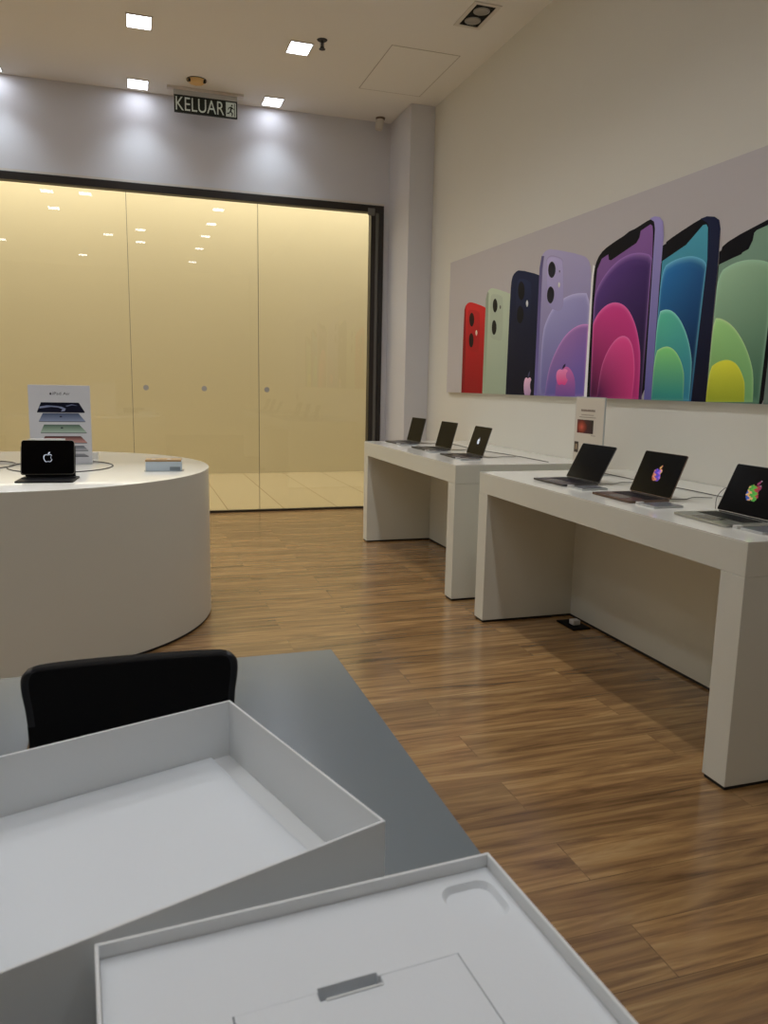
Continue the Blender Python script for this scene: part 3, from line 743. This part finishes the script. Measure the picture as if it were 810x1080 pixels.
# ------------------------------------------------------------ wall poster
PZ0, PZ1, PY0, PY1 = 1.344, 2.572, 2.05, 7.11
t = thing('wall_poster', 'long wide poster board on the right wall picturing a row of coloured smartphones', 'poster', (XW-.03, PY1, PZ0))
board = boxo('board', mat('poster_ground', (200, 195, 197), .55, noise=.02, nscale=.7), t, .0025, .029, PY0-PY1, 0, 0, PZ1-PZ0)
bm = BM(); layer = bm.loops.layers.float_color.new('Col')
lvl = [0]
def clip(P, inner):
    """Sutherland-Hodgman against a convex outline"""
    area = sum(inner[i][0]*inner[(i+1) % len(inner)][1]-inner[(i+1) % len(inner)][0]*inner[i][1] for i in range(len(inner)))
    Q = inner if area > 0 else inner[::-1]; out = P
    for i in range(len(Q)):
        a, b = Q[i], Q[(i+1) % len(Q)]; new = []
        sd = lambda p: (b[0]-a[0])*(p[1]-a[1])-(b[1]-a[1])*(p[0]-a[0])
        for j in range(len(out)):
            p, q = out[j-1], out[j]; sp, sq = sd(p), sd(q)
            if (sp >= 0) != (sq >= 0):
                s = sp/(sp-sq); new.append((p[0]+(q[0]-p[0])*s, p[1]+(q[1]-p[1])*s))
            if sq >= 0: new.append(q)
        out = new
        if not out: break
    return out
def chaikin(P, n=2):
    for _ in range(n):
        Q = []
        for i in range(len(P)):
            a, b = P[i], P[(i+1) % len(P)]
            Q += [(a[0]*.75+b[0]*.25, a[1]*.75+b[1]*.25), (a[0]*.25+b[0]*.75, a[1]*.25+b[1]*.75)]
        P = Q
    return P
RECT = [(PY0, PZ0), (PY1, PZ0), (PY1, PZ1), (PY0, PZ1)]
FR = (.25, .5, .7, .84, .91, .95, .975, 1)
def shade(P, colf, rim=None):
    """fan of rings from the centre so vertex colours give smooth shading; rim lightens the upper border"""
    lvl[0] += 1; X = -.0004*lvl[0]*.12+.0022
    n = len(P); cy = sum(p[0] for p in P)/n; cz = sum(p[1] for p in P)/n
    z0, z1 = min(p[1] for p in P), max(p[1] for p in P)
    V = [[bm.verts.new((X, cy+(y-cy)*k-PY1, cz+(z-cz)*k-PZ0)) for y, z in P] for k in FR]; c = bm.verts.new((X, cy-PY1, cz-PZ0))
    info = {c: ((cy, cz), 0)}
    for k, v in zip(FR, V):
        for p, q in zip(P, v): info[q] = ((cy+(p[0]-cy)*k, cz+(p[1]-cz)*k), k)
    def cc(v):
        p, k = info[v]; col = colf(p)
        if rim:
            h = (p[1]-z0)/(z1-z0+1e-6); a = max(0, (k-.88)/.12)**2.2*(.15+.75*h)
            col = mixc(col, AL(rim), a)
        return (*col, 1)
    for i in range(n):
        j = (i+1) % n; fs = [bm.faces.new((c, V[0][i], V[0][j]))]
        for k in range(len(FR)-1): fs.append(bm.faces.new((V[k][i], V[k+1][i], V[k+1][j], V[k][j])))
        for f in fs:
            for l in f.loops: l[layer] = cc(l.vert)
def mixc(a, b, t): t = max(0, min(1, t)); return tuple(x+(y-x)*t for x, y in zip(a, b))
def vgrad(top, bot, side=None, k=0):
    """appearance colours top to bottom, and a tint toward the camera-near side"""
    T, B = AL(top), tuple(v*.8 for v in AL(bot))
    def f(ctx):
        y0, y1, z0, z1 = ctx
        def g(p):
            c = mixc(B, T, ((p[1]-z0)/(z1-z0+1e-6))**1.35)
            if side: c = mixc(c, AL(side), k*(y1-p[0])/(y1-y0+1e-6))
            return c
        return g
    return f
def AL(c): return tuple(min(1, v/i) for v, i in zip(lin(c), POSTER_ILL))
def dense(P, d=.03):
    out = []
    for i in range(len(P)):
        a, b = P[i], P[(i+1) % len(P)]; k = max(1, int(math.dist(a, b)/d))
        out += [(a[0]+(b[0]-a[0])*q/k, a[1]+(b[1]-a[1])*q/k) for q in range(k)]
    return out
def draw(key, fill, convex=None, smooth=1, edge=None):
    P = [(y, 1.16 if z < 1.385 else z) for y, z in ART[key]]
    P = chaikin(P, smooth) if smooth else P
    P = clip(P, RECT)
    if convex: P = clip(P, convex)
    if len(P) < 3: return
    ys = [p[0] for p in P]; zs = [p[1] for p in P]; ctx = (min(ys), max(ys), min(zs), max(zs))
    if len(P) > 6 and ctx[3]-ctx[2] > .3 and smooth: P = dense(P)
    shade(P, fill(ctx), edge[0] if edge else None)
def flat(_, P, c0, c1=None):
    Q = clip([(y, 1.16 if z < 1.385 else z) for y, z in P], RECT); lvl[0] += 1; X = -.0004*lvl[0]*.12+.0022
    a = AL(c0); b = AL(c1 or c0); z0, z1 = min(q[1] for q in Q), max(q[1] for q in Q)
    flat_poly(bm, Q, lambda q: Vector((X, q[0]-PY1, q[1]-PZ0)), lambda q: mixc(b, a, (q[1]-z0)/(z1-z0)), layer)
V = vgrad
# phones seen from the back
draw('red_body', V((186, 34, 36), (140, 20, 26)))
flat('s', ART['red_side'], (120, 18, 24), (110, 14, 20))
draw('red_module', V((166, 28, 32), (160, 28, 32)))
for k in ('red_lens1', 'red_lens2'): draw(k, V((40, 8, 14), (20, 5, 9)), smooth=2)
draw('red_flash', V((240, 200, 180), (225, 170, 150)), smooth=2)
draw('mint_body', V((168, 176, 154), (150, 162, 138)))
flat('s', ART['mint_side'], (128, 136, 116), (136, 148, 124))
draw('mint_module', V((158, 166, 146), (160, 170, 148)))
for k in ('mint_lens1', 'mint_lens2'): draw(k, V((26, 28, 26), (10, 10, 12)), smooth=2)
draw('mint_flash', V((70, 70, 62), (80, 80, 70)), smooth=2)
draw('navy_body', V((18, 28, 58), (8, 12, 32)))
draw('navy_module', V((22, 34, 66), (16, 24, 50)))
for k in ('navy_lens1', 'navy_lens2'): draw(k, V((8, 12, 26), (4, 6, 16)), smooth=2)
draw('navy_flash', V((200, 206, 222), (190, 196, 214)), smooth=2)
def logo_art(cy, cz, wy, hz, top, bot, leafc):
    ab, al = apple(1)
    for P, c0, c1 in ((ab, top, bot), (al, leafc, leafc)):
        Q = clip([(cy-p[0]*wy, cz+p[1]*hz) for p in P], RECT)
        lvl[0] += 1; X = -.0004*lvl[0]*.12+.0022
        a, b = AL(c0), AL(c1); z0, z1 = min(q[1] for q in Q), max(q[1] for q in Q)
        flat_poly(bm, Q, lambda q: Vector((X, q[0]-PY1, q[1]-PZ0)), lambda q: mixc(b, a, (q[1]-z0)/(z1-z0)), layer)
logo_art(5.455, 1.43, .15, .20, (200, 160, 180), (150, 120, 150), (60, 60, 90))
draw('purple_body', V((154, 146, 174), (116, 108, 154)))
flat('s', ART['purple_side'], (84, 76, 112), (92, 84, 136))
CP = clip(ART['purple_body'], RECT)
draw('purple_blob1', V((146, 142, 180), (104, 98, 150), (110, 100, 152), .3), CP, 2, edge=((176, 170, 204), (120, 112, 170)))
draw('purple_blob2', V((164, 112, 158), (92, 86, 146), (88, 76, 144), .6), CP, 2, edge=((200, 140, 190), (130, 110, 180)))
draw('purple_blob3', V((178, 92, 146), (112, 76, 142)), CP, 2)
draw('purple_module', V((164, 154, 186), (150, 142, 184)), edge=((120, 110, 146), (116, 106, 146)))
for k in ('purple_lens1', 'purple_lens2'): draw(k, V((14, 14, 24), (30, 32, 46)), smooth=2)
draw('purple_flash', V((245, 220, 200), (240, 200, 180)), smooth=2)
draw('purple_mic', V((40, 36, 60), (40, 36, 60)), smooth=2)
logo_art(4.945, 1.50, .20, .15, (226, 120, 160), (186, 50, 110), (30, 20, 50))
flat('strip', STRIP, (205, 200, 212), (200, 196, 206))
# phones seen from the front, nearest the middle drawn last
def front(pre, screen, b1, b2, b3, sidec, e1, e2, e3, gcol=((8, 8, 16), (6, 6, 14))):
    draw(pre+'_glass', V(*gcol)); flat('side', ART[pre+'_side'], *sidec)
    CS = clip(ART[pre+'_screen'], RECT)
    draw(pre+'_screen', V(*screen), smooth=0)
    draw(pre+'_blob1', V(*b1), CONV[pre], 2, edge=e1)
    draw(pre+'_blob2', V(*b2), CONV[pre], 2, edge=e2)
    draw(pre+'_blob3', V(*b3), CONV[pre], 2, edge=e3)
    flat('notch', ART[pre+'_notch'], (8, 8, 16))
CONV = {'fp': [(4.85, 1.0)], 'fn': [], 'gr': []}
def hull(P):
    P = sorted(set(P)); 
    def half(Q):
        h = []
        for p in Q:
            while len(h) > 1 and (h[-1][0]-h[-2][0])*(p[1]-h[-2][1])-(h[-1][1]-h[-2][1])*(p[0]-h[-2][0]) <= 0: h.pop()
            h.append(p)
        return h
    a, b = half(P), half(P[::-1]); return a[:-1]+b[:-1]
for k in CONV: CONV[k] = hull(ART[k+'_screen'])
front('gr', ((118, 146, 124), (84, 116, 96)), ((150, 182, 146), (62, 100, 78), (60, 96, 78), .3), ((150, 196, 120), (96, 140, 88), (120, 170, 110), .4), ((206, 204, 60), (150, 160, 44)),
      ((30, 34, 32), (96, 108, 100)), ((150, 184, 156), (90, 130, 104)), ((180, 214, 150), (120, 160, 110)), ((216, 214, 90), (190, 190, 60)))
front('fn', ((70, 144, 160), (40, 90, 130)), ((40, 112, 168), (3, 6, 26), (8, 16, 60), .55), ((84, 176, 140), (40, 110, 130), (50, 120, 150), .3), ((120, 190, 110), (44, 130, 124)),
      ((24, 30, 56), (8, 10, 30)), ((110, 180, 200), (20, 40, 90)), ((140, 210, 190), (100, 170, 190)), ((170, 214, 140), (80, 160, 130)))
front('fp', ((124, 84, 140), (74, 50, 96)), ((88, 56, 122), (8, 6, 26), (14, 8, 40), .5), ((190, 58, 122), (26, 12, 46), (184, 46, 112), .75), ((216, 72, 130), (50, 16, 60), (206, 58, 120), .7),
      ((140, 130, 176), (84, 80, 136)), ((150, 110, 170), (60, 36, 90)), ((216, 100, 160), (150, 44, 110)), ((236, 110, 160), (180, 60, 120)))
obj('phone_picture', bm, M_art, t)

# ------------------------------------------------------------ grey desk, chair and boxes in the foreground
t = thing('desk', 'grey topped office desk in the foreground carrying the open white boxes', 'desk', (0, 0, 0))
top = [(-1.7, .12), (.446, .12), (.446, 1.776), (.190, 1.776), (.1665, 1.45), (.1655, 1.375), (-.2015, 1.375), (-.2025, 1.45), (-.228, 1.776), (-1.7, 1.776)]
bm = BM(); prism(bm, top, .722, .75); obj('desktop', bm, M_desk, t, .0015)
for x, y in ((-1.62, .2), (.37, .2), (.37, 1.69), (-1.62, 1.69)):
    boxo('leg', M_desk_edge, t, x-.025, x+.025, y-.025, y+.025, 0, .7218, bevel=.003)

t = thing('office_chair', 'black padded chair whose rounded backrest shows behind the larger open white box', 'chair', (-.018, 1.43, 0))
def slab(bm, rows, ycurve, th):
    """padded backrest: rows of (z, half width); ycurve(u, z) gives depth"""
    nu = 16; F = []; B = []
    for z, hw in rows:
        F.append([bm.verts.new((hw*math.sin(PI/2*(2*k/nu-1)), ycurve(2*k/nu-1, z)-th/2*math.sqrt(max(0, 1-(abs(2*k/nu-1))**6)), z)) for k in range(nu+1)])
        B.append([bm.verts.new((hw*math.sin(PI/2*(2*k/nu-1)), ycurve(2*k/nu-1, z)+th/2*math.sqrt(max(0, 1-(abs(2*k/nu-1))**6))+.001, z)) for k in range(nu+1)])
    for G, fl in ((F, 0), (B, 1)):
        for a, b in zip(G, G[1:]):
            for k in range(nu):
                q = (a[k], a[k+1], b[k+1], b[k]); bm.faces.new(q[::-1] if fl else q)
    for i in range(len(rows)-1):
        bm.faces.new((F[i][0], F[i+1][0], B[i+1][0], B[i][0])); bm.faces.new((F[i][nu], B[i][nu], B[i+1][nu], F[i+1][nu]))
    for k in range(nu):
        bm.faces.new((F[0][k], B[0][k], B[0][k+1], F[0][k+1])); bm.faces.new((F[-1][k], F[-1][k+1], B[-1][k+1], B[-1][k]))
rows = [(.52, .160), (.60, .168), (.68, .176), (.745, .181), (.765, .181), (.79, .182), (.82, .1845), (.845, .1885), (.862, .190), (.874, .1895), (.882, .187), (.8875, .182), (.8905, .174)]
bm = BM(); slab(bm, rows, lambda u, z: -.020*u*u + .06*(z-.75), .036)
o = obj('backrest', bm, M_chair, t, smooth=True); o.data.materials.append(M_chair_edge)
for f in o.data.polygons:
    if abs(f.center.x) > .168 and f.center.z > .8: f.material_index = 1
bm = BM(); prism(bm, rrect(-.19, .19, -.44, -.03, .06), .44, .50); obj('seat', bm, M_chair, t, .012)
boxo('back_support', M_key, t, -.03, .03, -.035, -.005, .40, .60, bevel=.004)
boxo('seat_plate', M_key, t, -.10, .10, -.33, -.004, .405, .4398)
bm = BM(); lathe(bm, [(0, .07), (.03, .07), (.03, .25), (.02, .26), (.02, .404), (0, .404)], 20, 0, -.22); auto_smooth(obj('gas_column', bm, M_key, t))
for k in range(5):
    a = 2*PI*k/5+.3; mxr = Matrix.Translation((0, -.22, 0)) @ Matrix.Rotation(a, 4, 'Z')
    bm = BM(); prism(bm, [(.0301, -.022), (.24, -.014), (.24, .014), (.0301, .022)], .065, .095, mxr); l = obj('base_leg', bm, M_key, t)
    bm = BM(); lathe(bm, [(0, -.018), (.026, -.018), (.028, -.012), (.028, .012), (.026, .018), (0, .018)], 16, mx=mxr @ Matrix.Translation((.225, 0, .029)) @ Matrix.Rotation(PI/2, 4, 'X')); auto_smooth(obj('caster', bm, M_black, l))

def tray(name, label, cat, loc, rot, W, D, Hh, th=.004):
    """open carton; corner at local origin, W along local x, D along -y"""
    t = thing(name, label, cat, loc, rot)
    bm = BM(); box(bm, 0, W, -D, 0, 0, th); obj('bottom', bm, M_box, t)
    for a in ((0, W, -th, 0), (0, W, -D, -D+th), (0, th, -D+th, -th), (W-th, W, -D+th, -th)):
        boxo('side_wall', M_box, t, *a, th, Hh, bevel=.0008)
    return t
# larger box: far right corner (.141,1.284), right side runs toward (.273,.847)
ang = math.atan2(.319, .9477)
t = tray('box_lid', 'larger empty open white box lying at the back of the grey desk', 'box', (.141-.47*math.cos(ang), 1.284-.47*math.sin(ang), .75), ang-.0, .47, .4565, .104)
boxo('inner_liner', M_boxin, t, .006, .432, -.4475, -.005, .0042, .011, bevel=.002)
# nearer box with moulded tray
ang2 = math.radians(3.92)
t = tray('product_box', 'white box with a moulded paper insert and finger slot, nearest the camera', 'box', (-.0545, .722, .75), ang2, .438, .42, .106)
W, D = .438, .42
ZT = .0905      # top of the insert, local
bm = BM()
# insert surface with a rounded recess (top right), a finger slot and a lift-out flap
R = rrect(.360, .424, -.086, -.022, .018)
FS = [(.112, -.30), (.338, -.30), (.338, -.118), (.252, -.118), (.252, -.113), (.192, -.113), (.192, -.118), (.112, -.118)]
def strip_plate(x0, x1, y0, y1):
    bm.faces.new([bm.verts.new(p) for p in ((x0, y0, ZT), (x1, y0, ZT), (x1, y1, ZT), (x0, y1, ZT))])
e0, e1, g0, g1 = .0045, W-.0045, -D+.0045, -.0045
strip_plate(e0, .352, -.094, g1)
for a in ((e0, .112, g0, -.094), (.112, .192, -.118, -.094), (.192, .252, -.113, -.094), (.252, .338, -.118, -.094),
          (.338, e1, g0, -.094), (.112, .338, g0, -.300)): strip_plate(*a)
# square with the rounded recess cut out, as four corner fans
SQ = [(e1, -.094), (e1, g1), (.352, g1), (.352, -.094)]
sq = [bm.verts.new((x, y, ZT)) for x, y in SQ]; rv = [bm.verts.new((x, y, ZT)) for x, y in R]; nc = len(R)//4
for c in range(4):
    for k in range(nc-1): bm.faces.new((sq[c], rv[c*nc+k+1], rv[c*nc+k]))
    bm.faces.new((sq[c], sq[(c+1) % 4], rv[((c+1)*nc) % len(R)], rv[c*nc+nc-1]))
n = len(R)
def wallring(P, z0, z1, shrink=1.0):
    cx = sum(p[0] for p in P)/len(P); cy = sum(p[1] for p in P)/len(P)
    a = [bm.verts.new((x, y, z1)) for x, y in P]; b = [bm.verts.new((cx+(x-cx)*shrink, cy+(y-cy)*shrink, z0)) for x, y in P]
    for i in range(len(P)): j = (i+1) % len(P); bm.faces.new((a[i], a[j], b[j], b[i]))
    return b
bm.faces.new(wallring(R, ZT-.007, ZT, .86))
bm.faces.new(wallring(FS, ZT-.022, ZT, 1.0))
o = obj('moulded_insert', bm, M_boxin, t)
bm = BM(); FL = [(.1135, -.2985), (.3365, -.2985), (.3365, -.1195), (.2535, -.1195), (.2535, -.130), (.1905, -.130), (.1905, -.1195), (.1135, -.1195)]
prism(bm, FL, ZT-.006, ZT+.0012); obj('lift_flap', bm, M_boxin, t, .0008)
bm = BM(); box(bm, .196, .2525, -.132, -.1298, ZT-.004, ZT+.0028); obj('finger_tab', bm, M_box, t, .0006)

# ------------------------------------------------------------ world, camera, colour
wd = bpy.data.worlds.new('world'); S.world = wd; wd.use_nodes = True
wd.node_tree.nodes['Background'].inputs['Color'].default_value = (.9, .88, .85, 1)
wd.node_tree.nodes['Background'].inputs['Strength'].default_value = .02
cam = bpy.data.cameras.new('camera'); co = bpy.data.objects.new('camera', cam); C.objects.link(co); S.camera = co
cam.sensor_fit = 'AUTO'; cam.sensor_width = 36; cam.lens = 36*809.36/1080; cam.clip_start = .02; cam.clip_end = 100
def Rx(a): return Matrix.Rotation(a, 3, 'X')
Mx = Matrix.Rotation(.019631, 3, 'Y') @ Matrix.Rotation(.16374803, 3, 'X') @ Matrix.Rotation(.31392891, 3, 'Z')
R3 = Matrix((Mx[0], Mx[2], -Vector(Mx[1]))).transposed()
co.matrix_world = Matrix.Translation((0, 0, 1.4)) @ R3.to_4x4()
cam.dof.use_dof = True; cam.dof.focus_distance = 4.5; cam.dof.aperture_fstop = 9
S.view_settings.view_transform = 'Standard'; S.view_settings.look = 'None'; S.view_settings.exposure = EXPO; S.view_settings.gamma = 1
S.cycles.use_denoising = True
S.cycles.max_bounces = 10; S.cycles.diffuse_bounces = 6; S.cycles.transparent_max_bounces = 12
S.cycles.sample_clamp_indirect = 6
